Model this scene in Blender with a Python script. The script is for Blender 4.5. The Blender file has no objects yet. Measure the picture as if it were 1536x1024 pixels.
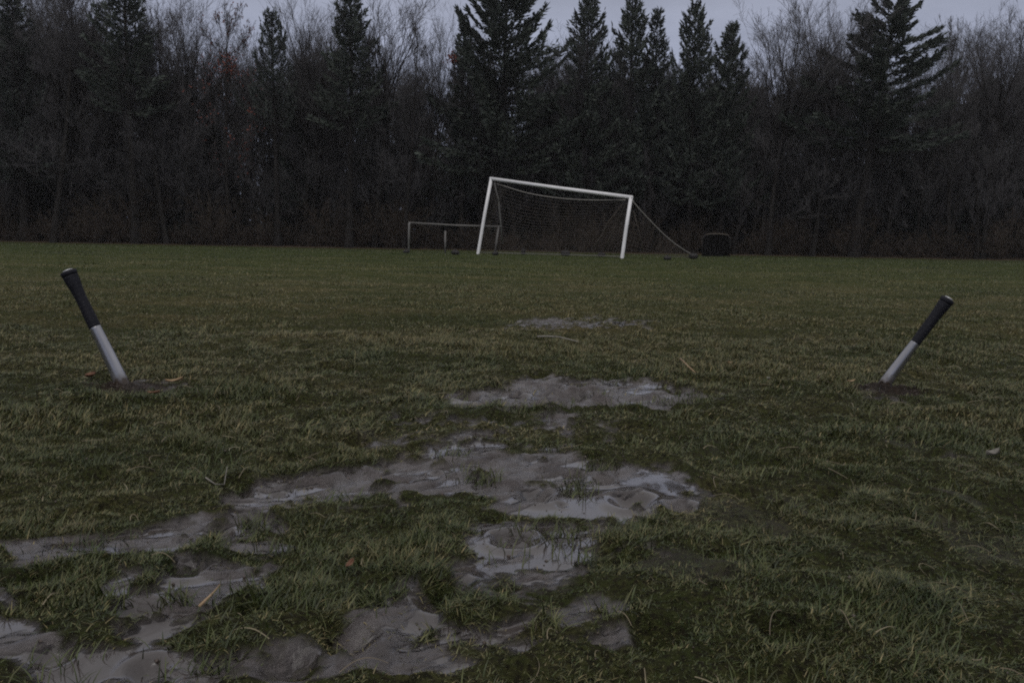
import bpy, math, random
import numpy as np
from mathutils import Vector, Matrix

R = math.radians
rng = np.random.default_rng(7)
random.seed(7)
sc = bpy.context.scene
COL = sc.collection

# ------------------------------------------------------------------ camera
PW, PH = 1536.0, 1024.0
F = 1330.0                     # focal length in photo pixels
CAM_H = 0.72
HORIZON_Y = 344.0
ROLL = R(1.05)
PITCH = math.atan((PH / 2 - HORIZON_Y) / F)
fwd = Vector((0, math.cos(PITCH), -math.sin(PITCH)))
up0 = Vector((0, math.sin(PITCH), math.cos(PITCH)))
rt0 = Vector((1, 0, 0))
rt = rt0 * math.cos(ROLL) + up0 * math.sin(ROLL)
up = up0 * math.cos(ROLL) - rt0 * math.sin(ROLL)
CAM = Vector((0, 0, CAM_H))


def ray(px, py):
    d = fwd + rt * ((px - PW / 2) / F) + up * ((PH / 2 - py) / F)
    return d


def at(px, py, Y):
    """point seen at photo pixel (px, py) that stands Y metres ahead"""
    d = ray(px, py)
    return CAM + d * (Y / d.y)


def project(x, y, z):
    """photo pixel of world points (numpy)"""
    dx, dy, dz = x - CAM.x, y - CAM.y, z - CAM.z
    w = dx * fwd.x + dy * fwd.y + dz * fwd.z
    w = np.where(w < 0.2, 0.2, w)
    u = dx * rt.x + dy * rt.y + dz * rt.z
    v = dx * up.x + dy * up.y + dz * up.z
    return PW / 2 + F * u / w, PH / 2 - F * v / w


# ------------------------------------------------------------------ noise
def _hash(ix, iy, seed):
    n = (ix.astype(np.int64) * 374761393 + iy.astype(np.int64) * 668265263 + seed * 1442695041) & 0xFFFFFFFF
    n = ((n ^ (n >> 13)) * 1274126177) & 0xFFFFFFFF
    n = n ^ (n >> 16)
    return (n & 0xFFFFFF) / float(0xFFFFFF)


def vnoise(x, y, seed=0):
    ix, iy = np.floor(x), np.floor(y)
    fx, fy = x - ix, y - iy
    fx = fx * fx * fx * (fx * (fx * 6 - 15) + 10)
    fy = fy * fy * fy * (fy * (fy * 6 - 15) + 10)
    a = _hash(ix, iy, seed); b = _hash(ix + 1, iy, seed)
    c = _hash(ix, iy + 1, seed); d = _hash(ix + 1, iy + 1, seed)
    return (a * (1 - fx) + b * fx) * (1 - fy) + (c * (1 - fx) + d * fx) * fy


def fbm(x, y, seed=0, octs=4, gain=0.5):
    s = 0; a = 1; t = 0
    for k in range(octs):
        ca, sa = math.cos(k * 1.1 + 0.3), math.sin(k * 1.1 + 0.3)
        s = s + a * vnoise((x * ca - y * sa) * 2 ** k, (x * sa + y * ca) * 2 ** k, seed + k * 17)
        t += a; a *= gain
    return s / t


def sstep(a, b, x):
    t = np.clip((x - a) / (b - a), 0, 1)
    return t * t * (3 - 2 * t)


# ------------------------------------------------------------------ ground shape
# strokes of bare mud on the pitch (given where the photo shows them, then laid on the ground)
MUD = [  # x0, y0, x1, y1, rx, ry, strength
    (800, 486, 940, 486, 40, 9, .75), (710, 600, 800, 598, 40, 12, 1.3), (800, 583, 960, 590, 50, 16, 1.8),
    (1000, 590, 1040, 590, 40, 8, .6), (850, 625, 840, 690, 26, 20, .85), (640, 668, 720, 665, 50, 14, .95),
    (430, 732, 720, 692, 70, 24, 1.5), (700, 702, 950, 735, 70, 32, 2.0), (820, 738, 900, 742, 105, 34, 2.2),
    (770, 790, 850, 800, 70, 28, 1.35), (660, 838, 800, 815, 70, 26, 1.3),
    (80, 822, 210, 812, 70, 22, 1.5), (210, 800, 400, 748, 50, 13, 1.0), (230, 880, 350, 865, 70, 42, 1.25), (300, 835, 330, 850, 60, 20, .9), (460, 910, 560, 930, 80, 30, .75), (330, 850, 760, 835, 130, 70, .50), (420, 770, 690, 780, 80, 40, .48), (60, 880, 200, 900, 100, 60, .36), (620, 640, 860, 640, 120, 26, .36),
    (385, 803, 395, 803, 40, 14, .9), (20, 960, 90, 990, 90, 45, 1.5), (90, 992, 620, 988, 80, 32, 1.3),
    (530, 950, 650, 900, 70, 38, 1.35), (700, 955, 830, 930, 95, 36, .9), (870, 850, 930, 815, 60, 24, .5),
    (1480, 688, 1500, 688, 24, 5, .6),
    (160, 576, 240, 580, 34, 6, .7), (1310, 588, 1370, 592, 36, 7, .7), (600, 735, 400, 775, 50, 16, .55),
    (300, 940, 200, 935, 50, 18, .5),
]
TURF = [  # islands of grass left standing in the mud
    (450, 800, 630, 778, 50, 26, .95), (520, 845, 630, 825, 55, 24, .8), (80, 890, 150, 880, 60, 30, 1.2), (400, 905, 500, 885, 60, 28, 1.3),
    (730, 707, 800, 712, 30, 9, 1.3), (720, 768, 830, 772, 60, 9, 1.2), (130, 930, 160, 935, 40, 20, 1.0),
    (640, 858, 670, 860, 36, 20, .9), (640, 742, 690, 735, 30, 12, 1.1), (215, 835, 240, 838, 30, 14, 1.0),
    (860, 720, 870, 722, 12, 8, .6), (300, 962, 350, 966, 40, 14, 1.0), (690, 905, 720, 900, 34, 14, 1.0), (470, 985, 500, 985, 34, 12, .9), (255, 868, 270, 862, 18, 10, .9),
    (560, 722, 580, 716, 20, 7, .9), (930, 752, 950, 756, 20, 8, .8), (780, 690, 800, 690, 20, 6, .8), (700, 770, 720, 768, 24, 9, .9),
]
MUD_DIR = (0.86, 0.51)         # the ruts run slanting across the frame


def strokes(px, py, lst):
    out = np.zeros_like(px)
    for x0, y0, x1, y1, rx, ry, s in lst:
        ax, ay = (px - x0) / rx, (py - y0) / ry
        bx, by = (x1 - x0) / rx, (y1 - y0) / ry
        t = np.clip((ax * bx + ay * by) / max(bx * bx + by * by, 1e-6), 0, 1)
        d = np.sqrt((ax - bx * t) ** 2 + (ay - by * t) ** 2)
        out = np.maximum(out, s * np.clip(1.5 - d, 0, 1))
    return out


def dip(y):
    return -0.40 * sstep(22, 46, y)


def mud_mask(x, y):
    px, py = project(x, y, np.zeros_like(x))
    ok = (y > 0.6)
    wx = (fbm(x * 5, y * 5, 41, 3) - .5) * .22
    wy = (fbm(x * 5, y * 5, 77, 3) - .5) * .22
    px, py = project(x + wx, np.maximum(y + wy, .7), np.zeros_like(x))
    m = strokes(px, py, MUD) - 1.0 * strokes(px, py, TURF)
    # the trampled area goes on towards the camera, below the frame
    near = (1 - sstep(1.0, 1.5, y)) * (1 - sstep(-.2, 1.2, x)) * .9
    m = np.maximum(m, near)
    u = x * MUD_DIR[0] + y * MUD_DIR[1]; v = -x * MUD_DIR[1] + y * MUD_DIR[0]
    n = (fbm(u * 5, v * 11, 3, 4) - .5) * 1.5 + (fbm(x * 22, y * 22, 5, 3) - .5) * 1.35
    worn = .04 * (1 - sstep(2.2, 4.2, y)) * sstep(-1.5, .6, x + .3 * y) + .06
    m = np.maximum(m, worn * sstep(.9, 1.2, y))
    n = n + (fbm(x * 60, y * 60, 6, 2) - .5) * .6
    m = sstep(.26, .80, m + n * np.clip(m * 2.5, 0, 1))
    # odd bare scuffs everywhere on the worn middle of the pitch
    sc_ = sstep(.71, .80, fbm(x * 3.2, y * 2.6, 91, 4)) * .22 * (1 - sstep(2.5, 5, y))
    return np.where(ok, np.maximum(m, sc_), 0.0)


HOLES = []
_hr = random.Random(3)
for (hx, hy, hr_) in [(815, 602, .05), (860, 592, .07), (838, 582, .05), (905, 600, .04), (780, 590, .04), (700, 594, .05), (350, 716, .05), (905, 712, .03),
                      (280, 838, .04), (670, 880, .05), (520, 940, .05), (950, 745, .05), (1250, 742, .05), (120, 760, .05)]:
    p = CAM + ray(hx, hy) * (-CAM.z / ray(hx, hy).z)
    HOLES.append((p.x, p.y, hr_))
for k in range(170):
    yy = _hr.uniform(1.2, 4.6); xx = _hr.uniform(-.55, .35) * yy
    HOLES.append((xx, yy, _hr.choice([.012, .015, .02, .03, .045])))
BATP = []


def ground(x, y, want=False):
    """height of the pitch; with want also the mud and standing-water masks"""
    m = mud_mask(x, y)
    near = 1 - sstep(7, 14, y)
    z = dip(y) + .045 * (fbm(x * .45, y * .45, 11, 2) - .5) * (1 - sstep(14, 24, y))
    z = z + near * (.035 * (fbm(x * 2.2, y * 2.2, 12, 3) - .5) + .055 * (fbm(x * 9, y * 9, 13, 3) - .5) * (1 - m))
    u = x * MUD_DIR[0] + y * MUD_DIR[1]; v = -x * MUD_DIR[1] + y * MUD_DIR[0]
    rut = 1 - np.abs(2 * fbm(u * 1.8, v * 8, 21, 3) - 1)
    hm = -.016 + .034 * (rut - .75) + .030 * (fbm(u * 8, v * 15, 22, 3) - .5) + .021 * (fbm(u * 20, v * 34, 23, 3) - .5)
    lvl = -.0225 + .018 * fbm(x * 1.6, y * 1.6, 24, 2)
    wet = sstep(-.001, .004, lvl - hm) * sstep(.6, .95, m)
    hm = np.maximum(hm, lvl)
    z = z + m * near * hm
    for hx, hy, r in HOLES:
        sel = (np.abs(x - hx) < r * 3) & (np.abs(y - hy) < r * 3)
        if sel.any():
            d = np.sqrt((x[sel] - hx) ** 2 + ((y[sel] - hy) * .8) ** 2) / r
            z[sel] += -.62 * r * np.exp(-d ** 3) + .20 * r * np.exp(-(d - 1.4) ** 2 * 5)
    for bx, by in BATP:                      # torn soil heaped where a bat was driven in
        d = np.sqrt((x - bx) ** 2 + (y - by) ** 2)
        z = z + .028 * np.exp(-(d / .075) ** 2) * (0.6 + .8 * fbm(x * 40, y * 40, 31, 2))
    if want:
        return z, m, wet
    return z


def gz(x, y):
    return float(ground(np.array([float(x)]), np.array([float(y)]))[0])


def hit(px, py):
    """where the ray of a photo pixel meets the pitch"""
    d = ray(px, py); z = 0.0
    for _ in range(12):
        t = (z - CAM.z) / d.z
        z = float(dip(np.array([t * d.y]))[0])
    p = CAM + d * t
    return Vector((p.x, p.y, gz(p.x, p.y)))


# ------------------------------------------------------------------ object helpers
def link(name, me, mat=None, parent=None):
    o = bpy.data.objects.new(name, me); COL.objects.link(o)
    if mat is not None:
        me.materials.append(mat)
    if parent is not None:
        o.parent = parent
    return o


def tag(o, label=None, cat=None, group=None, kind=None):
    for k, v in (('label', label), ('category', cat), ('group', group), ('kind', kind)):
        if v:
            o[k] = v
    return o


def empty(name, loc, label, cat, group=None, rot=(0, 0, 0)):
    o = bpy.data.objects.new(name, None); COL.objects.link(o)
    o.location = loc; o.rotation_euler = rot; o.empty_display_size = .2
    return tag(o, label, cat, group)


def mesh_np(name, V, quads=None, tris=None, smooth=False, attrs=None):
    me = bpy.data.meshes.new(name)
    V = np.ascontiguousarray(V, dtype=np.float32)
    me.vertices.add(len(V)); me.vertices.foreach_set('co', V.ravel())
    nq = 0 if quads is None else len(quads); nt = 0 if tris is None else len(tris)
    loops = []; tot = []
    if nq: loops.append(np.asarray(quads, dtype=np.int32).ravel()); tot.append(np.full(nq, 4, np.int32))
    if nt: loops.append(np.asarray(tris, dtype=np.int32).ravel()); tot.append(np.full(nt, 3, np.int32))
    loops = np.concatenate(loops); tot = np.concatenate(tot)
    start = np.concatenate([[0], np.cumsum(tot)[:-1]]).astype(np.int32)
    me.loops.add(len(loops)); me.loops.foreach_set('vertex_index', loops)
    me.polygons.add(len(tot)); me.polygons.foreach_set('loop_start', start)
    if smooth:
        me.polygons.foreach_set('use_smooth', np.ones(len(tot), dtype=bool))
    for k, a in (attrs or {}).items():
        at_ = me.attributes.new(k, 'FLOAT', 'POINT')
        at_.data.foreach_set('value', np.ascontiguousarray(a, dtype=np.float32))
    me.update(calc_edges=True)
    return me


class Tubes:
    """collects tapered tubes and turns them into one mesh"""
    def __init__(self):
        self.V = []; self.Q = []; self.T = []; self.n = 0

    def path(self, pts, rad, sides=6, cap=True):
        P = np.array([tuple(p) for p in pts], dtype=float); n = len(P)
        r = np.array(rad, dtype=float) if hasattr(rad, '__len__') else np.full(n, float(rad))
        d = np.gradient(P, axis=0); d /= np.maximum(np.linalg.norm(d, axis=1, keepdims=True), 1e-9)
        ref = np.array([0, 0, 1.0]) if abs(d[0, 2]) < .85 else np.array([1.0, 0, 0])
        rings = []
        for k in range(n):
            a = np.cross(d[k], ref); a /= max(np.linalg.norm(a), 1e-9); b = np.cross(d[k], a); ref = -np.cross(d[k], a) if False else ref
            th = np.arange(sides) * 2 * math.pi / sides + .4
            rings.append(P[k] + r[k] * (np.cos(th)[:, None] * a + np.sin(th)[:, None] * b))
        b0 = self.n
        self.V.extend(rings); self.n += n * sides
        for k in range(n - 1):
            for s in range(sides):
                s2 = (s + 1) % sides
                self.Q.append((b0 + k * sides + s, b0 + (k + 1) * sides + s, b0 + (k + 1) * sides + s2, b0 + k * sides + s2))
        if cap:
            for end, ring in ((0, b0), (1, b0 + (n - 1) * sides)):
                self.V.append(P[0:1] if end == 0 else P[-1:]); c = self.n; self.n += 1
                for s in range(sides):
                    s2 = (s + 1) % sides
                    self.T.append((c, ring + s, ring + s2) if end == 0 else (c, ring + s2, ring + s))
        return self

    def mesh(self, name, smooth=True):
        return mesh_np(name, np.concatenate(self.V), self.Q or None, self.T or None, smooth)


def segs_mesh(name, P0, P1, R0, R1, sides=3, smooth=True):
    """many separate tapered twigs in one mesh (numpy)"""
    P0 = np.array(P0); P1 = np.array(P1); R0 = np.array(R0); R1 = np.array(R1); n = len(P0)
    d = P1 - P0; d /= np.maximum(np.linalg.norm(d, axis=1, keepdims=True), 1e-9)
    ref = np.where(np.abs(d[:, 2:3]) < .9, np.array([[0, 0, 1.0]]), np.array([[1.0, 0, 0]]))
    a = np.cross(d, ref); a /= np.maximum(np.linalg.norm(a, axis=1, keepdims=True), 1e-9); b = np.cross(d, a)
    V = np.zeros((n, 2 * sides, 3))
    for s in range(sides):
        th = 2 * math.pi * s / sides
        o = math.cos(th) * a + math.sin(th) * b
        V[:, s] = P0 + o * R0[:, None]; V[:, sides + s] = P1 + o * R1[:, None]
    base = (np.arange(n) * 2 * sides)[:, None]
    Q = np.concatenate([base + np.array([[s, sides + s, sides + (s + 1) % sides, (s + 1) % sides]]) for s in range(sides)])
    return mesh_np(name, V.reshape(-1, 3), Q, None, smooth)


def copy_tree(o, parent=None):
    c = o.copy(); COL.objects.link(c)
    if parent is not None:
        c.parent = parent
    for ch in list(o.children):
        copy_tree(ch, c)
    return c


# ------------------------------------------------------------------ materials
def new_mat(name):
    m = bpy.data.materials.new(name); m.use_nodes = True
    nt = m.node_tree; b = nt.nodes['Principled BSDF']
    return m, nt, b


def N(nt, typ, **kw):
    n = nt.nodes.new(typ)
    for k, v in kw.items():
        setattr(n, k, v)
    return n


def noise_node(nt, scale, detail=4, rough=.55, coord=None, vec_scale=None):
    t = N(nt, 'ShaderNodeTexNoise'); t.inputs['Scale'].default_value = scale
    t.inputs['Detail'].default_value = detail; t.inputs['Roughness'].default_value = rough
    if coord is not None:
        if vec_scale:
            mp = N(nt, 'ShaderNodeMapping'); mp.inputs['Scale'].default_value = vec_scale
            nt.links.new(coord, mp.inputs['Vector']); coord = mp.outputs['Vector']
        nt.links.new(coord, t.inputs['Vector'])
    return t


def ramp(nt, fac, stops):
    r = N(nt, 'ShaderNodeValToRGB')
    e = r.color_ramp.elements
    while len(e) < len(stops):
        e.new(.5)
    for k, (p, c) in enumerate(stops):
        e[k].position = p; e[k].color = (*c, 1) if len(c) == 3 else c
    nt.links.new(fac, r.inputs['Fac'])
    return r


def mixc(nt, fac, a, b, typ='MIX'):
    m = N(nt, 'ShaderNodeMix', data_type='RGBA', blend_type=typ)
    if hasattr(fac, 'is_linked'): nt.links.new(fac, m.inputs[0])
    else: m.inputs[0].default_value = fac
    for k, s in ((6, a), (7, b)):
        if hasattr(s, 'is_linked'): nt.links.new(s, m.inputs[k])
        else: m.inputs[k].default_value = (*s, 1)
    return m.outputs[2]


def math_n(nt, op, a, b=None, clamp=False):
    m = N(nt, 'ShaderNodeMath', operation=op, use_clamp=clamp)
    for k, s in ((0, a), (1, b)):
        if s is None: continue
        if hasattr(s, 'is_linked'): nt.links.new(s, m.inputs[k])
        else: m.inputs[k].default_value = s
    return m.outputs[0]


def bump(nt, b, h, strength, dist):
    bp = N(nt, 'ShaderNodeBump'); bp.inputs['Strength'].default_value = strength; bp.inputs['Distance'].default_value = dist
    nt.links.new(h, bp.inputs['Height']); nt.links.new(bp.outputs[0], b.inputs['Normal'])


def grass_colours(nt, pos, tint):
    """living green to olive to straw, in patches across the pitch"""
    patch = noise_node(nt, .55, 4, .6, pos, (1, 2.2, 1))
    small = noise_node(nt, 5.0, 3, .6, pos)
    sep = N(nt, 'ShaderNodeSeparateXYZ'); nt.links.new(pos, sep.inputs[0])
    far = N(nt, 'ShaderNodeMapRange'); far.inputs[1].default_value = 9; far.inputs[2].default_value = 24
    nt.links.new(sep.outputs[1], far.inputs[0])
    mid = N(nt, 'ShaderNodeMapRange'); mid.inputs[1].default_value = 1.8; mid.inputs[2].default_value = 6
    nt.links.new(sep.outputs[1], mid.inputs[0])
    f = math_n(nt, 'ADD', math_n(nt, 'MULTIPLY', patch.outputs['Fac'], .7), math_n(nt, 'MULTIPLY', small.outputs['Fac'], .45))
    f = math_n(nt, 'ADD', f, math_n(nt, 'MULTIPLY', far.outputs[0], -.21))
    f = math_n(nt, 'ADD', f, math_n(nt, 'SUBTRACT', math_n(nt, 'MULTIPLY', mid.outputs[0], .095), .06))
    f = math_n(nt, 'ADD', f, math_n(nt, 'MULTIPLY', math_n(nt, 'SUBTRACT', tint, .5), .34))
    r = ramp(nt, f, [(.25, GREEN0), (.5, GREEN1), (.64, OLIVE), (.86, STRAW)])
    return r.outputs[0]


GREEN0 = (.024, .040, .010); GREEN1 = (.057, .067, .020); OLIVE = (.097, .095, .037); STRAW = (.18, .145, .066)

mg, nt, b = new_mat('worn_pitch')
tc = N(nt, 'ShaderNodeTexCoord'); pos = tc.outputs['Object']
a_m = N(nt, 'ShaderNodeAttribute', attribute_name='mud'); a_w = N(nt, 'ShaderNodeAttribute', attribute_name='wet'); a_l = N(nt, 'ShaderNodeAttribute', attribute_name='litter')
half = noise_node(nt, 60, 2, .5, pos)
gcol = grass_colours(nt, pos, half.outputs['Fac'])
n1 = noise_node(nt, 11, 6, .65, pos); n2 = noise_node(nt, 70, 4, .6, pos)
soil = ramp(nt, n1.outputs['Fac'], [(.3, (.012, .012, .007)), (.7, (.034, .030, .017))]).outputs[0]
sepp = N(nt, 'ShaderNodeSeparateXYZ'); nt.links.new(pos, sepp.inputs[0])
thin = N(nt, 'ShaderNodeMapRange'); thin.inputs[1].default_value = 4; thin.inputs[2].default_value = 16
thin.inputs[3].default_value = .5; thin.inputs[4].default_value = 1
nt.links.new(sepp.outputs[1], thin.inputs[0])
thatch = N(nt, 'ShaderNodeMapRange'); thatch.inputs[1].default_value = .40; thatch.inputs[2].default_value = .62
nt.links.new(n2.outputs['Fac'], thatch.inputs[0])
cov = math_n(nt, 'ADD', math_n(nt, 'MULTIPLY', thatch.outputs[0], .75), math_n(nt, 'MULTIPLY', math_n(nt, 'SUBTRACT', thin.outputs[0], .5), 1.1), True)
turf = mixc(nt, cov, soil, gcol)
mud = mixc(nt, n2.outputs['Fac'], ramp(nt, n1.outputs['Fac'], [(.36, (.038, .031, .028)), (.64, (.160, .138, .130))]).outputs[0], (.090, .076, .070))
litter = ramp(nt, n2.outputs['Fac'], [(.3, (.030, .022, .016)), (.6, (.075, .054, .037)), (.8, (.11, .075, .05))]).outputs[0]
c = mixc(nt, a_m.outputs['Fac'], turf, mud)
a_s = N(nt, 'ShaderNodeAttribute', attribute_name='torn')
c = mixc(nt, a_s.outputs['Fac'], c, ramp(nt, n2.outputs['Fac'], [(.35, (.016, .012, .009)), (.7, (.055, .041, .032))]).outputs[0])
c = mixc(nt, math_n(nt, 'MULTIPLY', a_w.outputs['Fac'], .70), c, (.038, .032, .029))
c = mixc(nt, a_l.outputs['Fac'], c, litter)
nt.links.new(c, b.inputs['Base Color'])
nt.links.new(math_n(nt, 'ADD', math_n(nt, 'MULTIPLY', a_m.outputs['Fac'], .28), .06), b.inputs['Specular IOR Level'])
rm = math_n(nt, 'ADD', math_n(nt, 'MULTIPLY', n1.outputs['Fac'], .5), .18)
mr = N(nt, 'ShaderNodeMix', data_type='FLOAT'); nt.links.new(a_m.outputs['Fac'], mr.inputs[0]); mr.inputs[2].default_value = .9; nt.links.new(rm, mr.inputs[3])
mr2 = N(nt, 'ShaderNodeMix', data_type='FLOAT'); nt.links.new(a_w.outputs['Fac'], mr2.inputs[0]); nt.links.new(mr.outputs[0], mr2.inputs[2]); mr2.inputs[3].default_value = .05
nt.links.new(mr2.outputs[0], b.inputs['Roughness'])
hh = math_n(nt, 'MULTIPLY', math_n(nt, 'ADD', n2.outputs['Fac'], n1.outputs['Fac']), math_n(nt, 'SUBTRACT', 1.0, a_w.outputs['Fac']))
n4 = noise_node(nt, 170, 6, .7, pos)
hh = math_n(nt, 'ADD', hh, math_n(nt, 'MULTIPLY', n4.outputs['Fac'], math_n(nt, 'MULTIPLY', .8, math_n(nt, 'SUBTRACT', 1.0, a_w.outputs['Fac']))))
bump(nt, b, hh, .9, .018)
cb = N(nt, 'ShaderNodeBump'); cb.inputs['Strength'].default_value = .5; cb.inputs['Distance'].default_value = .010
nt.links.new(math_n(nt, 'MULTIPLY', n2.outputs['Fac'], math_n(nt, 'SUBTRACT', 1.0, math_n(nt, 'MULTIPLY', a_w.outputs['Fac'], .85))), cb.inputs['Height']); nt.links.new(cb.outputs[0], b.inputs['Coat Normal'])
film = N(nt, 'ShaderNodeMapRange'); film.inputs[1].default_value = .38; film.inputs[2].default_value = .50
n3 = noise_node(nt, 6.5, 5, .6, pos)
nt.links.new(n3.outputs['Fac'], film.inputs[0])
nt.links.new(math_n(nt, 'MULTIPLY', math_n(nt, 'MAXIMUM', film.outputs[0], a_w.outputs['Fac']), math_n(nt, 'MULTIPLY', math_n(nt, 'SUBTRACT', 1.0, a_s.outputs['Fac']), math_n(nt, 'MULTIPLY', a_m.outputs['Fac'], a_m.outputs['Fac']))), b.inputs['Coat Weight'])
b.inputs['Coat Roughness'].default_value = .10; b.inputs['Coat IOR'].default_value = 1.34

mgr, nt, b = new_mat('grass_blade')
tc = N(nt, 'ShaderNodeTexCoord'); a_t = N(nt, 'ShaderNodeAttribute', attribute_name='tint')
fr_ = math_n(nt, 'FRACT', math_n(nt, 'MULTIPLY', a_t.outputs['Fac'], 13.7))
val = N(nt, 'ShaderNodeMapRange'); val.inputs[3].default_value = .50; val.inputs[4].default_value = 1.55
nt.links.new(fr_, val.inputs[0])
cmb = N(nt, 'ShaderNodeCombineColor')
for k_ in range(3): nt.links.new(val.outputs[0], cmb.inputs[k_])
nt.links.new(mixc(nt, 1.0, grass_colours(nt, tc.outputs['Object'], a_t.outputs['Fac']), cmb.outputs[0], 'MULTIPLY'), b.inputs['Base Color'])
b.inputs['Roughness'].default_value = .5; b.inputs['Specular IOR Level'].default_value = .35

mst, nt, b = new_mat('dry_straw')
a_t = N(nt, 'ShaderNodeAttribute', attribute_name='tint')
nt.links.new(ramp(nt, a_t.outputs['Fac'], [(0, (.10, .075, .045)), (.6, (.24, .20, .12)), (1, (.50, .46, .34))]).outputs[0], b.inputs['Base Color'])
b.inputs['Roughness'].default_value = .55


def plain(name, c0, c1, scale=6, rough=.8, metal=0, bmp=.0, vs=None, spec=.4):
    m, nt, b = new_mat(name)
    tc = N(nt, 'ShaderNodeTexCoord')
    n = noise_node(nt, scale, 5, .6, tc.outputs['Object'], vs)
    nt.links.new(ramp(nt, n.outputs['Fac'], [(.3, c0), (.7, c1)]).outputs[0], b.inputs['Base Color'])
    b.inputs['Roughness'].default_value = rough; b.inputs['Metallic'].default_value = metal
    b.inputs['Specular IOR Level'].default_value = spec
    if bmp:
        bump(nt, b, n.outputs['Fac'], bmp, .02)
    return m


M = {
    'bark': plain('dark_bark', (.012, .011, .010), (.028, .025, .023), 8, .95, bmp=.8, vs=(1, 1, .25), spec=.1),
    'grey_bark': plain('grey_bark', (.030, .028, .027), (.065, .062, .06), 7, .9, bmp=.6, vs=(1, 1, .3)),
    'twig': plain('bare_twigs', (.048, .045, .046), (.086, .081, .083), 1.2, .85),
    'twig_pale': plain('pale_bare_twigs', (.058, .055, .055), (.105, .099, .098), 1.2, .85),
    'needle': plain('spruce_needles', (.044, .053, .045), (.084, .097, .080), 1.3, .9, spec=.1),
    'needle_dark': plain('old_fir_needles', (.044, .052, .046), (.080, .091, .080), 1.3, .9, spec=.1),
    'shrub': plain('brown_shrub_stems', (.040, .032, .026), (.085, .067, .052), 2, .9, spec=.1),
    'rust_leaf': plain('rust_red_leaves', (.10, .022, .014), (.22, .055, .03), 3, .7),
    'white': plain('scuffed_white_paint', (.70, .69, .68), (.82, .81, .80), 3, .38, spec=.5),
    'offwhite': plain('dulled_white_paint', (.16, .155, .145), (.25, .24, .225), 4, .5),
    'dull_pipe': plain('weathered_grey_pipe', (.09, .085, .08), (.16, .152, .14), 4, .6),
    'net': plain('old_brown_net', (.085, .072, .058), (.135, .112, .09), 5, .8),
    'rope': plain('weathered_rope', (.20, .19, .17), (.32, .30, .27), 20, .8),
    'iron': plain('dark_iron', (.012, .011, .010), (.03, .027, .025), 30, .7),
    'screen': plain('black_mesh_fabric', (.004, .004, .004), (.009, .0085, .008), 12, .95, spec=.02),
    'rubber': plain('black_rubber_grip', (.006, .006, .009), (.014, .014, .019), 60, .6, bmp=.15, spec=.22),
    'cap': plain('bright_end_plug', (.40, .40, .40), (.6, .6, .6), 30, .35, metal=.6),
    'leaf': plain('tan_dead_leaf', (.22, .14, .07), (.42, .30, .18), 30, .6),
    'leaf_red': plain('brown_dead_leaf', (.11, .05, .03), (.22, .11, .06), 30, .6),
    'stick': plain('peeled_pale_stick', (.15, .14, .12), (.27, .25, .22), 25, .6),
    'clod': plain('mud_clod', (.050, .038, .030), (.11, .085, .07), 25, .4, bmp=.8),
}
# brushed aluminium with soil smeared up the buried end
mal, nt, b = new_mat('brushed_aluminium')
tc = N(nt, 'ShaderNodeTexCoord')
n1 = noise_node(nt, 30, 4, .6, tc.outputs['Object'], (1, 1, .1)); n2 = noise_node(nt, 26, 4, .6, tc.outputs['Object'])
sp = N(nt, 'ShaderNodeSeparateXYZ'); nt.links.new(tc.outputs['Object'], sp.inputs[0])
low = N(nt, 'ShaderNodeMapRange'); low.inputs[1].default_value = .02; low.inputs[2].default_value = .17; low.inputs[3].default_value = 1; low.inputs[4].default_value = 0
nt.links.new(sp.outputs[2], low.inputs[0])
dirt = N(nt, 'ShaderNodeMapRange'); dirt.inputs[1].default_value = .62; dirt.inputs[2].default_value = .80
nt.links.new(math_n(nt, 'ADD', math_n(nt, 'MULTIPLY', low.outputs[0], .62), math_n(nt, 'MULTIPLY', n2.outputs['Fac'], .5)), dirt.inputs[0])
alu = ramp(nt, n1.outputs['Fac'], [(.3, (.24, .24, .25)), (.7, (.42, .42, .44))]).outputs[0]
nt.links.new(mixc(nt, dirt.outputs[0], alu, (.05, .036, .026)), b.inputs['Base Color'])
nt.links.new(math_n(nt, 'MULTIPLY', math_n(nt, 'SUBTRACT', 1.0, dirt.outputs[0]), .85), b.inputs['Metallic'])
b.inputs['Roughness'].default_value = .24
M['alu'] = mal

# ------------------------------------------------------------------ the two bats (placed first: the soil heaps round them)
BATS = [  # base px, top px, forward tilt of the top (m), radii
    dict(base=(187, 578), top=(103, 409), dy=.02, rb=.0302, rg=.0245, rk=.035, label='metal baseball bat with black grip driven into turf, leaning left', split=.54),
    dict(base=(1320, 587), top=(1421, 450), dy=-.03, rb=.0262, rg=.0236, rk=.0312, label='metal baseball bat with muddy base stuck in turf, leaning right', split=.535),
]
for B in BATS:
    B['p'] = hit(*B['base'])
    BATP.append((B['p'].x, B['p'].y))


def lathe(name, prof, seg=28, wrap=False):
    V = []; Q = []
    for k, (z, r) in enumerate(prof):
        for s in range(seg):
            th = 2 * math.pi * s / seg
            V.append((r * math.cos(th), r * math.sin(th), z))
    n = len(prof)
    for k in range(n - 1):
        for s in range(seg):
            s2 = (s + 1) % seg
            Q.append((k * seg + s, k * seg + s2, (k + 1) * seg + s2, (k + 1) * seg + s))
    T = []
    for ring, z, flip in ((0, prof[0][0], True), ((n - 1) * seg, prof[-1][0], False)):
        V.append((0, 0, z)); c_ = len(V) - 1
        for s in range(seg):
            s2 = (s + 1) % seg
            T.append((c_, ring + s2, ring + s) if flip else (c_, ring + s, ring + s2))
    return mesh_np(name, np.array(V), Q, T, True)


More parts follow.
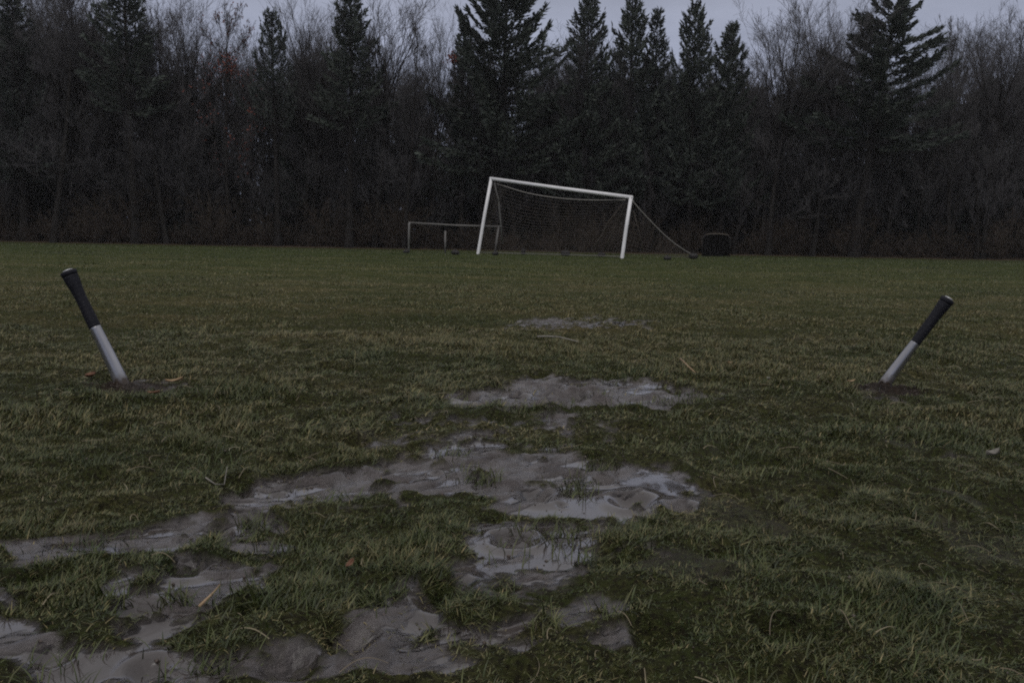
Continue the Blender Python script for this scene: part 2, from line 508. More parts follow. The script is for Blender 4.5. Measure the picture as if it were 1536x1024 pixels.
for B in BATS:
    p = B['p']; top = at(B['top'][0], B['top'][1], p.y + B['dy'])
    ax = (top - p); L = ax.length; q = ax.to_track_quat('Z', 'Y')
    o = empty('baseball_bat', p, B['label'], 'bat', 'bats stuck in the grass')
    o.rotation_mode = 'QUATERNION'; o.rotation_quaternion = q
    s = B['split'] * L; rb, rg, rk = B['rb'], B['rg'], B['rk']
    prof = [(-.20, rb * 1.04)] + [(z, rb * (1.03 - .22 * (max(z, 0) / s) ** 1.3)) for z in np.linspace(-.1, s + .02, 14)]
    link('barrel', lathe('barrel', prof), M['alu'], o)
    gp = [(s - .004, rb * .83), (s, rb * .875), (s + .006, rb * .865)]
    zs = np.linspace(s + .012, L - .016, 66)
    r0 = rb * .86
    for k, z in enumerate(zs):            # wrapped tape: shallow overlapping turns
        t = (z - zs[0]) / (zs[-1] - zs[0])
        base = r0 * (1 - sstep(0, .5, t)) + rg * sstep(0, .5, t) + (rk * .93 - rg) * sstep(.35, 1.0, t) ** 2.2
        gp.append((z, float(base) * (1 + .02 * ((k * .2) % 1 - .5))))
    link('grip', lathe('grip', gp), M['rubber'], o)
    kp = [(L - .0159, rk * .935), (L - .008, rk * .985), (L + .001, rk * 1.02), (L + .006, rk * .94), (L + .008, rk * .7)]
    link('knob', lathe('knob', kp), M['rubber'], o)
    link('end_plug', lathe('end_plug', [(L + .0075, rk * .66), (L + .0115, rk * .6), (L + .0135, rk * .4)]), M['cap'], o)

# ------------------------------------------------------------------ ground sheet
def spaced(lo, hi, d0, grow):
    out = [lo]; d = d0
    while out[-1] < hi:
        out.append(out[-1] + d); d *= grow
    return np.array(out)


xs_in = np.arange(-3.2, 3.2001, .0095)
g = spaced(3.2, 190, .0100, 1.022)[1:]
xs = np.concatenate([-g[::-1], xs_in, g])
ys_near = np.arange(1.0, 4.6, .0080)
g2 = spaced(ys_near[-1], 240, .0085, 1.013)[1:]
g3 = spaced(0, 60, .02, 1.12)[1:]
ys = np.concatenate([(1.0 - g3)[::-1], ys_near, g2])
X, Y = np.meshgrid(xs, ys)
x, y = X.ravel(), Y.ravel()
z, m, wet = ground(x, y, True)
edge = 45.2 + 1.6 * (fbm(x * .3, y * 0 + 3, 61, 3) - .5)
litter = sstep(-.4, .5, y - edge)
torn = np.zeros_like(x)
for bx0, by0 in BATP:
    dd = np.sqrt(((x - bx0 - .03) / 1.5) ** 2 + ((y - by0 + .03)) ** 2)
    torn = np.maximum(torn, sstep(.17, .06, dd + .16 * (fbm(x * 14, y * 14, 35, 3) - .5)) if False else 1 - sstep(.06, .17, dd + .16 * (fbm(x * 14, y * 14, 35, 3) - .5)))
z = z + litter * .10 * (fbm(x * 1.2, y * 1.2, 62, 3) - .3)
nx, ny = len(xs), len(ys)
i = (np.arange(ny - 1)[:, None] * nx + np.arange(nx - 1)[None, :]).ravel()
me = mesh_np('ground', np.stack([x, y, z], 1), np.stack([i, i + 1, i + nx + 1, i + nx], 1), None, True,
             {'mud': m, 'wet': wet, 'litter': litter, 'torn': torn})
tag(link('ground', me, mg), kind='structure')
print('ground', nx * ny)


# ------------------------------------------------------------------ grass (stuff)
def blades(n_seg, bx, by, ln, wd, th0, th1, az, tint):
    """curved blades as one vertex array; n_seg 1 or 3"""
    n = len(bx)
    P = np.stack([bx, by, ground(bx, by) - .003], 1)
    side = np.stack([-np.sin(az + .5), np.cos(az + .5), np.zeros(n)], 1)
    dirh = np.stack([np.cos(az), np.sin(az), np.zeros(n)], 1)
    V = []
    cur = P.copy()
    prof = [1, .9, .6] if n_seg == 3 else [1]
    for k in range(n_seg):
        w = (wd * prof[k] * .5)[:, None]
        V += [cur - side * w, cur + side * w]
        th = th0 + (th1 - th0) * ((k + .5) / n_seg)
        cur = cur + (ln / n_seg)[:, None] * (dirh * np.sin(th)[:, None] + np.array([0, 0, 1.0]) * np.cos(th)[:, None])
        if k >= 1:                                   # a drooping tip rests on the turf
            pass
    V.append(cur)
    V = np.stack(V, 1)
    nv = 2 * n_seg + 1
    base = (np.arange(n) * nv)[:, None]
    Q = None
    if n_seg == 3:
        Q = np.concatenate([base + np.array([[0, 1, 3, 2]]), base + np.array([[2, 3, 5, 4]])])
        T = base + np.array([[4, 5, 6]])
    else:
        T = base + np.array([[0, 1, 2]])
    return V.reshape(-1, 3), Q, T, np.repeat(tint, nv)


def scatter(dens, y0, y1, spread=.62, marg=1.1):
    w1 = spread * y1 + marg
    n = int(dens * 2 * w1 * (y1 - y0))
    yy = rng.uniform(y0, y1, n); xx = rng.uniform(-w1, w1, n)
    k = np.abs(xx) < spread * yy + marg
    return xx[k], yy[k]


parts = []
ZONES = [(.95, 3.0, 50000, 3, .0195, .0024), (3.0, 6.0, 16500, 3, .030, .0038), (6.0, 12.0, 4200, 1, .029, .0080),
         (12.0, 22.0, 620, 1, .032, .014), (22.0, 45.5, 150, 1, .032, .022)]
for (y0, y1, dens, ns, ln0, wd0) in ZONES:
    bx, by = scatter(dens, y0, y1)
    cl = .5 * fbm(bx * 5, by * 5, 51, 2) + .5 * fbm(bx * 17, by * 17, 57, 2)
    if y1 <= 12:
        mm = mud_mask(bx, by)
        keep = rng.random(len(bx)) > np.clip(mm * 1.12, 0, .91)
        keep &= rng.random(len(bx)) < sstep(.34, .54, cl) * .35 + .65
        for qx, qy in BATP:
            dd = np.sqrt(((bx - qx - .03) / 1.5) ** 2 + (by - qy + .03) ** 2)
            keep &= rng.random(len(bx)) > 1.05 * (1 - sstep(.05, .15, dd + .14 * (fbm(bx * 14, by * 14, 35, 3) - .5)))
        bx, by, cl, mm = bx[keep], by[keep], cl[keep], mm[keep]
    else:
        mm = np.zeros_like(bx)
    n = len(bx)
    tuft = sstep(.50, .68, fbm(bx * 3.2, by * 3.2, 52, 3))
    if y1 > 6:
        tuft = tuft * .4
    ln = ln0 * rng.uniform(.5, 1.35, n) * (.8 + .75 * tuft) * (.62 + .62 * sstep(.36, .58, cl)) * (1 - .5 * mm)
    wd = wd0 * rng.uniform(.6, 1.2, n)
    flat = sstep(.40, .62, fbm(bx * 1.3, by * 1.3, 53, 3))          # trampled patches lie flatter
    th0 = rng.uniform(.15, 1.1, n) + .5 * flat + .35 * mm
    th1 = th0 + rng.uniform(.3, 1.7, n) * (1.0 - .35 * tuft)
    th1 = np.minimum(th1, 2.1)
    az = rng.uniform(0, 2 * math.pi, n) + fbm(bx * 5, by * 5, 54, 2) * 9
    tint = np.clip(rng.normal(.5, .36, n), -.4, 1.3) + .35 * mm
    tint = np.where(rng.random(n) < .05, rng.uniform(1.1, 1.9, n), tint)
    parts.append(blades(ns, bx, by, ln, wd, th0, th1, az, tint))
    print('blades', y0, n)
# lush upright tufts on the islands that survive in the mud
tx, ty = [], []
tr = random.Random(11)
for k in range(420):
    yy = tr.uniform(1.15, 4.2); xx = tr.uniform(-.62, .62) * yy
    mk = float(mud_mask(np.array([xx]), np.array([yy]))[0])
    px, py = project(np.array([xx]), np.array([yy]), np.zeros(1))
    isl = float(strokes(px, py, TURF)[0])
    if (mk > .6 and tr.random() < .80) or (mk <= .6 and isl < .5 and tr.random() < .72):
        continue
    nb = tr.randint(30, 70); rr = tr.uniform(.02, .055)
    for _ in range(nb):
        tx.append(xx + tr.gauss(0, rr)); ty.append(yy + tr.gauss(0, rr))
tx = np.array(tx); ty = np.array(ty); n = len(tx)
th0 = rng.uniform(.1, .9, n)
parts.append(blades(3, tx, ty, rng.uniform(.028, .06, n), rng.uniform(.002, .0038, n), th0, th0 + rng.uniform(.3, 1.2, n),
                    rng.uniform(0, 6.283, n), np.clip(rng.normal(.33, .2, n), 0, 1)))
off = 0; VV = []; QQ = []; TT = []; AA = []
for V, Q, T, A in parts:
    VV.append(V); AA.append(A); TT.append(T + off)
    if Q is not None: QQ.append(Q + off)
    off += len(V)
me = mesh_np('grass', np.concatenate(VV), np.concatenate(QQ), np.concatenate(TT), False, {'tint': np.concatenate(AA)})
tag(link('grass', me, mgr), 'short matted olive green grass growing over the worn pitch', 'grass', kind='stuff')

# dry curled straws lying on top (stuff)
sx, sy = scatter(42, 1.0, 6.5); sx2, sy2 = scatter(6, 6.5, 14)
sx = np.concatenate([sx, sx2]); sy = np.concatenate([sy, sy2])
k = mud_mask(sx, sy) < .25; sx, sy = sx[k], sy[k]
n = len(sx)
VS = []; QS = []; AS = []; o_ = 0
L = rng.uniform(.02, .09, n); az = rng.uniform(0, 6.28, n); curl = rng.normal(0, 1.5, n); wd = rng.uniform(.0004, .0010, n) * (1 + sy / 9); lift = rng.uniform(.0, 1.0, n)
K = 8
px_, py_ = sx.copy(), sy.copy(); rows = []
for k in range(K + 1):
    t = k / K
    zz = ground(sx, sy) * (1 - t) + t * ground(sx + np.cos(az) * L * .7, sy + np.sin(az) * L * .7) + .010 + .016 * np.sin(math.pi * t) * lift
    nd = np.stack([-np.sin(az + curl * t), np.cos(az + curl * t)], 1) * (wd * (1 - .5 * t))[:, None]
    rows += [np.stack([px_ - nd[:, 0], py_ - nd[:, 1], zz], 1), np.stack([px_ + nd[:, 0], py_ + nd[:, 1], zz + wd * .8], 1)]
    px_ = px_ + np.cos(az + curl * t) * L / K; py_ = py_ + np.sin(az + curl * t) * L / K
V = np.stack(rows, 1).reshape(-1, 3); nv = 2 * (K + 1)
base = (np.arange(n) * nv)[:, None]
Q = np.concatenate([base + np.array([[2 * k, 2 * k + 1, 2 * k + 3, 2 * k + 2]]) for k in range(K)])
tint = np.repeat(np.where(rng.random(n) < .08, rng.uniform(.6, .9, n), rng.uniform(0, .5, n)), nv)
tag(link('straw', mesh_np('straw', V, Q, None, True, {'tint': tint}), mst), 'thin dry curled straws lying loose on the grass and mud', 'straw', kind='stuff')

# crumbs of wet soil over the mud (stuff)
cx, cy = scatter(420, 1.0, 5.2, .6, .6)
mm = mud_mask(cx, cy); keep = (mm > .25) & (rng.random(len(cx)) < .45) | (rng.random(len(cx)) < .03)
for bx0, by0 in BATP:
    k = 160
    cx = np.append(cx, bx0 + rng.normal(.01, .10, k)); cy = np.append(cy, by0 + rng.normal(-.02, .06, k)); keep = np.append(keep, np.ones(k, bool))
cx, cy = cx[keep], cy[keep]; n = len(cx)
r_ = np.minimum(rng.gamma(1.6, .0012, n) + .001, .006)
oct_ = np.array([[1, 0, 0], [-.9, .2, 0], [0, 1, .1], [.1, -1, 0], [0, 0, .8], [.1, 0, -.8]])
V = oct_[None] * r_[:, None, None] * rng.uniform(.6, 1.4, (n, 6, 1)) + np.stack([cx, cy, ground(cx, cy) + r_ * .3], 1)[:, None, :]
T0 = np.array([[0, 2, 4], [2, 1, 4], [1, 3, 4], [3, 0, 4], [2, 0, 5], [1, 2, 5], [3, 1, 5], [0, 3, 5]])
T = (np.arange(n) * 6)[:, None, None] + T0[None]
tag(link('soil_crumbs', mesh_np('soil_crumbs', V.reshape(-1, 3), None, T.reshape(-1, 3), False), M['clod']), 'dark crumbs of wet soil strewn over the mud', 'soil', kind='stuff')


# ------------------------------------------------------------------ litter lying on the pitch
def leaf_mesh(name, ln, wd, curl, seed):
    r = random.Random(seed); nu, nv = 9, 5
    V = []; Q = []
    for lay in (0, 1):
        for a in range(nu):
            t = a / (nu - 1)
            w = wd * (math.sin(math.pi * min(1, t * .93 + .04)) ** .8) * (1 + .12 * math.sin(a * 2.3 + seed))
            for b_ in range(nv):
                s = b_ / (nv - 1) * 2 - 1
                V.append((ln * (t - .5), w * s * .5, curl * (abs(s) ** 1.6 * wd * .8 + (t - .5) ** 2 * ln * .8) + .0012 * lay + .002 * math.sin(5 * t + 3 * s + seed)))
        o_ = lay * nu * nv
        for a in range(nu - 1):
            for b_ in range(nv - 1):
                q = (o_ + a * nv + b_, o_ + (a + 1) * nv + b_, o_ + (a + 1) * nv + b_ + 1, o_ + a * nv + b_ + 1)
                Q.append(q if lay else q[::-1])
    rim = [a * nv for a in range(nu)] + [(nu - 1) * nv + b_ for b_ in range(1, nv)] + [a * nv + nv - 1 for a in range(nu - 2, -1, -1)] + list(range(nv - 2, 0, -1))
    for k in range(len(rim)):
        a, b_ = rim[k], rim[(k + 1) % len(rim)]
        Q.append((a, b_, b_ + nu * nv, a + nu * nv))
    return mesh_np(name, np.array(V), Q, None, True)


LEAVES = [
    (262, 577, .075, .024, .5, .35, 'leaf', 'tan curled dead leaf just right of the left-leaning bat'),
    (231, 598, .06, .018, .4, -.3, 'leaf_red', 'small brown dead leaf below the left-leaning bat'),
    (136, 570, .055, .03, .5, 1.1, 'leaf_red', 'reddish dead leaf left of the left-leaning bat'),
    (1152, 583, .024, .018, .5, .7, 'stick', 'tiny pale leaf on grass between mud and right bat'),
    (1095, 553, .026, .02, .6, .2, 'leaf', 'tiny tan leaf lying on grass beyond the pale one'),
    (1276, 585, .045, .014, .4, .35, 'leaf', 'narrow tan leaf at left edge of right bat soil'),
    (1488, 690, .05, .025, .7, .2, 'stick', 'pale crumpled leaf near the right edge of the pitch'),
    (525, 848, .034, .012, .5, 1.2, 'leaf_red', 'russet leaf caught in tuft amid the mud'),
]
for k, (px, py, ln, wd, cu, rz, mt, lab) in enumerate(LEAVES):
    p = hit(px, py)
    o = link('fallen_leaf', leaf_mesh('fallen_leaf', ln, wd, cu, k), M[mt])
    o.location = p + Vector((0, 0, .016)); o.rotation_euler = (.15, -.1, rz)
    tag(o, lab, 'leaf', 'dead leaves on the pitch')


def stick(pxs, r, label, mat='stick', lift=.012):
    pts = [hit(*q) + Vector((0, 0, lift)) for q in pxs]
    c = pts[0].copy()
    t = Tubes().path([p - c for p in pts], [r * (1 - .5 * k / (len(pts) - 1)) for k in range(len(pts))], 6)
    o = link('stick', t.mesh('stick'), M[mat]); o.location = c
    return tag(o, label, 'stick', 'sticks lying on the pitch')


stick([(806, 516), (822, 514.5), (838, 515), (868, 518)], .006, 'pale peeled stick on grass beyond the central mud', lift=.035)
stick([(308, 717), (322, 717), (336, 713), (341, 705)], .0022, 'white hooked twig on the grass left of the mud', lift=.022)
stick([(300, 925), (322, 895), (330, 878)], .003, 'short tan twig standing out of left mud tuft', 'leaf', lift=.02)
stick([(1020, 552), (1032, 562), (1042, 570)], .005, 'thin tan twig on grass right of the far mud', 'leaf', lift=.03)

# ------------------------------------------------------------------ big goal
gl, gr = hit(717, 381), hit(933, 387.5)
tl, tr_ = at(737, 268, gl.y + .1), at(946.5, 296, gr.y + .1)
goal = empty('football_goal', gl, 'large crooked white football goal with sagging brown net', 'goal')


def gpart(name, pts, rad, mat, parent=goal, sides=10):
    root = parent
    c = goal.location
    t = Tubes().path([Vector(p) - c for p in pts], rad, sides)
    return link(name, t.mesh(name), M[mat], root)


PR = .050
dn = Vector((0, 0, .25))
gpart('post', [gl - (tl - gl).normalized() * .2, gl, gl.lerp(tl, .5) + Vector((-.012, 0, 0)), tl], PR, 'white')
gpart('post', [gr - (tr_ - gr).normalized() * .2, gr, gr.lerp(tr_, .5) + Vector((-.008, 0, 0)), tr_], PR, 'white')
ov = (tr_ - tl).normalized() * (PR * .9)
gpart('crossbar', [tl - ov, tl.lerp(tr_, .5) + Vector((0, 0, -.012)), tr_ + ov], PR * .98, 'white')
# bent rear stay on the left, rear top cord, guy cord on the right
DEP = 1.7
bl = hit(753, 378); bl.y = gl.y + DEP; bl.z = gz(bl.x, bl.y)
st = [tl + Vector((.09, .06, -.12)), at(748, 302, gl.y + .35), at(750.5, 330, gl.y + .55), at(753.5, 366, gl.y + .7)]
gpart('rear_stay', st, .022, 'offwhite', sides=8)
sag = []
for k in range(15):
    t = k / 14
    p = tl.lerp(tr_, t) + Vector((0, .5 * math.sin(math.pi * t) + .05, 0))
    px = 745 + (938 - 745) * t
    py = [276, 280, 284.5, 288.5, 291.5, 294, 296, 297.6, 298.8, 299.6, 300.2, 300.4, 300.4, 300.2, 300][k]
    sag.append(at(px, py, p.y))
gpart('top_cord', sag, .013, 'rope', sides=6)
gy = [(950, 303), (962, 317), (978, 334), (996, 352), (1014, 367), (1028, 376), (1036, 381)]
guy_end = hit(1040, 388)
guy = [at(px, py, gr.y + (guy_end.y - gr.y) * (k / 6)) for k, (px, py) in enumerate(gy)] + [guy_end + Vector((0, 0, .02))]
gpart('guy_rope', [tr_ + Vector((.05, 0, -.08))] + guy, .016, 'rope', sides=6)
brl = Vector((gl.x + .1, gl.y + DEP, gz(gl.x, gl.y + DEP))); brr = Vector((gr.x - .25, gr.y + DEP, gz(gr.x, gr.y + DEP)))
gpart('ground_bar', [gl + Vector((0, .05, .03)), gl.lerp(brl, .2) + Vector((.02, 0, .05)), gl.lerp(gr, .35) + Vector((0, .3, .05)), gl.lerp(gr, .7) + Vector((0, .28, .05)), gr + Vector((-.03, .06, .05))], .007, 'offwhite', sides=8)
# net: rows and columns of knotted cord hanging from the top cord to the ground behind
nt_ = Tubes(); NU, NV = 44, 24
c0 = goal.location


def net_pt(u, v):
    a = sag[min(13, int(u * 14))].lerp(sag[min(14, int(u * 14) + 1)], u * 14 - min(13, int(u * 14)))
    b_ = brl.lerp(brr, u)
    p = a.lerp(b_, v)
    p.y += .28 * math.sin(math.pi * v) * math.sin(math.pi * u) + .05 * math.sin(9 * u + 4 * v)
    p.x += .05 * math.sin(7 * v + 3 * u)
    p.z += -.16 * math.sin(math.pi * v) * (.6 + .4 * math.sin(5 * u))
    p.z = max(p.z, float(dip(np.array([p.y]))[0]) + .015)
    return p - c0


for k in range(NU + 1):
    nt_.path([net_pt(k / NU, j / 10) for j in range(11)], .0034, 3, False)
for j in range(NV + 1):
    nt_.path([net_pt(k / 22, j / NV) for k in range(23)], .0034, 3, False)
link('net', nt_.mesh('net'), M['net'], goal)


def side_net(name, A, B, C, D, folds=0.):
    """panel between the post edge A-B and rear edge C-D (top to bottom)"""
    t = Tubes()
    def q(u, v):
        p = (A.lerp(B, v)).lerp(C.lerp(D, v), u)
        p = p + Vector((.05 * math.sin(6 * v + 2 * u), 0, -.06 * math.sin(math.pi * u)))
        p.z = max(p.z, float(dip(np.array([p.y]))[0]) + .01)
        return p - c0
    for a in range(13): t.path([q(a / 12, v / 8) for v in range(9)], .0034, 3, False)
    for v in range(19): t.path([q(a / 6, v / 18) for a in range(7)], .0034, 3, False)
    link(name, t.mesh(name), M['net'], goal)


side_net('side_net', tl, gl, sag[1], brl)
side_net('side_net', tr_, gr, sag[13], brr)
# slack flap of net under the guy rope
t = Tubes()
for a in range(17):
    u = a / 16
    k = u * (len(guy) - 1); i0 = min(int(k), len(guy) - 2)
    top = guy[i0].lerp(guy[i0 + 1], k - i0)
    bot = gr.lerp(guy_end, u) + Vector((0, .1, .02))
    t.path([(top.lerp(bot, v / 6) + Vector((.03 * math.sin(v), 0, 0))) - c0 for v in range(7)], .0034, 3, False)
for v in range(1, 12):
    t.path([(guy[i_].lerp(gr.lerp(guy_end, i_ / (len(guy) - 1)) + Vector((0, .1, .02)), v / 12)) - c0 for i_ in range(len(guy))], .0034, 3, False)
link('net_flap', t.mesh('net_flap'), M['net'], goal)
# bunched folds of net at the right
for dx, wob in ((0, .0), (14, .6)):
    gpart('net_fold', [at(938 - dx * .3, 306, gr.y + .3), at(927 - dx, 332, gr.y + .8), at(917 - dx, 352, gr.y + 1.1), at(908 - dx * 1.3, 374, gr.y + 1.3)], [.008, .016, .020, .024], 'net', sides=6)
gpart('net_fold', [at(950, 316, gr.y + .2), at(958, 345, gr.y + .5), at(965, 378, gr.y + .9)], [.008, .013, .018], 'net', sides=6)

# dark sandbags and pegs along the goal line hold the net down
def sandbag(px, py, w, h, label, dy=0.0):
    w, h = w * 1.35, h * 1.0
    p = hit(px, py); p.y += dy; p.z = gz(p.x, p.y)
    V = []; Q = []; nu, nv = 12, 9
    r = random.Random(int(px))
    for a in range(nu):
        th = math.pi * (a / (nu - 1))
        for b_ in range(nv):
            ph = 2 * math.pi * b_ / nv
            k = 1 + r.uniform(-.12, .12)
            V.append((-math.cos(th) * w * .5 * k, math.sin(th) * math.cos(ph) * w * .36 * k, h * .45 + math.sin(th) ** .7 * math.sin(ph) * h * .55 * k))
    for a in range(nu - 1):
        for b_ in range(nv):
            b2 = (b_ + 1) % nv
            Q.append((a * nv + b_, a * nv + b2, (a + 1) * nv + b2, (a + 1) * nv + b_))
    o = empty('net_weight', p, label, 'weight', 'weights along the goal line')
    link('bag', mesh_np('bag', np.array(V), Q, None, True), M['iron'], o)
    tk = Tubes().path([(-.01, 0, h * .8), (0, 0, h * 1.15), (.02, 0, h * 1.3)], [.02, .014, .02], 6)
    link('tied_neck', tk.mesh('tied_neck'), M['iron'], o)


for (px, py, w, h, lab) in [
    (683, 382, .17, .13, 'dark net weight on grass left of the leaning white post'),
    (743, 383, .13, .12, 'dark net weight just right of the left post foot'),
    (785, 382, .10, .19, 'narrow upright dark net weight, third along the goal line'),
    (848, 384, .20, .17, 'widest dark net weight, middle of the goal line'),
    (902, 385, .16, .13, 'dark net weight on goal line left of the right post'),
    (1001, 390, .14, .11, 'low dark net weight between right post and rope end'),
    (1040, 388.5, .18, .17, 'dark net weight at the ground end of guy rope'),
]:
    sandbag(px, py, w, h, lab)

# ------------------------------------------------------------------ small goal behind on the left
sl = hit(613, 379); SY = sl.y
s_tl, s_tr = at(614, 334, SY), at(748, 340, SY + .2); s_br = hit(742, 381); s_br.y = SY + .2; s_br.z = gz(s_br.x, s_br.y)
small = empty('small_goal', sl, 'small low grey goal frame standing left behind the big goal', 'goal')


def spart(name, pts, rad, mat='dull_pipe', sides=8):
    return link(name, Tubes().path([Vector(p) - sl for p in pts], rad, sides).mesh(name), M[mat], small)


spart('post', [sl - Vector((0, 0, .1)), sl.lerp(s_tl, .96), s_tl + Vector((.02, 0, 0))], .034, 'offwhite')
spart('post', [s_br - Vector((0, 0, .1)), s_tr], .034)
spart('crossbar', [s_tl + Vector((-.03, 0, 0)), s_tl.lerp(s_tr, .5) + Vector((0, 0, -.02)), s_tr + Vector((.1, 0, 0))], .028)
rb_ = Vector((at(668, 346, SY + .9).x, SY + .9, gz(0, SY + .9)))
spart('rear_post', [rb_ - Vector((0, 0, .1)), at(668, 346, SY + .9)], .03)
sandbag(609, 379.5, .13, .10, 'small dark weight at the foot of low grey goal')

# low pop-up goal in the trees' edge on the right
pc = hit(1074, 386); pc.y = 40.0; A_ = at(1054, 380, 40.0); pc = Vector((at(1074, 380, 40).x, 40.0, gz(at(1074, 380, 40).x, 40.0)))
pop = empty('practice_screen', pc, 'low dark practice screen with faint top rail before the woods', 'screen')
hw = .62; top_z = at(1074, 351, 40).z - pc.z
arch = [(-hw, 0, 0), (-hw, 0, top_z * .8), (-hw * .82, 0, top_z * .95), (0, 0, top_z), (hw * .82, 0, top_z * .95), (hw, 0, top_z * .8), (hw, 0, 0)]
link('frame', Tubes().path(arch, .022, 8).mesh('frame'), M['iron'], pop)
link('top_sleeve', Tubes().path([(-hw * .86, -.01, top_z * .955), (-hw * .5, -.012, top_z * .995), (0, -.012, top_z * 1.01), (hw * .5, -.012, top_z * .995), (hw * .86, -.01, top_z * .955)], .020, 8).mesh('top_sleeve'), M['net'], pop)
pv_ = []; pq = []
for lay, yy in ((0, .02), (1, .05)):
    for a in range(11):
        u = a / 10 * 2 - 1
        for zf in (.04, .5, .97):
            pv_.append((u * hw * .95, yy + .04 * math.sin(2 * u + 3 * zf), zf * top_z * (1 - .19 * abs(u) ** 4)))
    for a in range(10):
        for k in range(2):
            q = (lay * 33 + a * 3 + k, lay * 33 + a * 3 + 3 + k, lay * 33 + a * 3 + 4 + k, lay * 33 + a * 3 + k + 1)
            pq.append(q if lay == 0 else q[::-1])
link('panel', mesh_np('panel', np.array(pv_), pq, None, True), M['screen'], pop)
t = Tubes()
for k in range(21):
    u = k / 20 * 2 - 1
    z1 = top_z * (1 - .2 * abs(u) ** 3)
    t.path([(u * hw, 0, z1), (u * hw * .9, .3, z1 * .55), (u * hw * .8, .6, .01)], .011, 3, False)
for v in range(12):
    w_ = v / 11
    t.path([(u * hw * (1 - .2 * w_), .6 * w_, max(.01, top_z * (1 - .2 * abs(u) ** 3) * (1 - w_))) for u in np.linspace(-1, 1, 9)], .011, 3, False)
link('net', t.mesh('net'), M['iron'], pop)


# ------------------------------------------------------------------ trees
def trunk_mesh(name, H, r0, lean=(0, 0), wob=.1, seed=0, top=1.0, sides=9):
    r = random.Random(seed); pts = []; rad = []
    n = 14
    for k in range(n + 1):
        t = k / n * top
        pts.append((lean[0] * t + wob * math.sin(3.1 * t + seed), lean[1] * t + wob * math.cos(2.3 * t + seed) - wob * math.cos(seed), H * t))
        rad.append(max(.012, r0 * (1 - t) ** .8 * (1 + .5 * math.exp(-t * 40)) ))
    x0 = pts[0][0]
    pts = [(a - x0, b_, c_) for a, b_, c_ in pts]
    pts[0] = (pts[0][0], pts[0][1], -.3)
    return Tubes().path(pts, rad, sides, False).mesh(name), pts


def trunk_at(pts, t):
    k = max(0, min(len(pts) - 2, int(t * (len(pts) - 1)))); f = t * (len(pts) - 1) - k
    return np.array(pts[k]) * (1 - f) + np.array(pts[k + 1]) * f


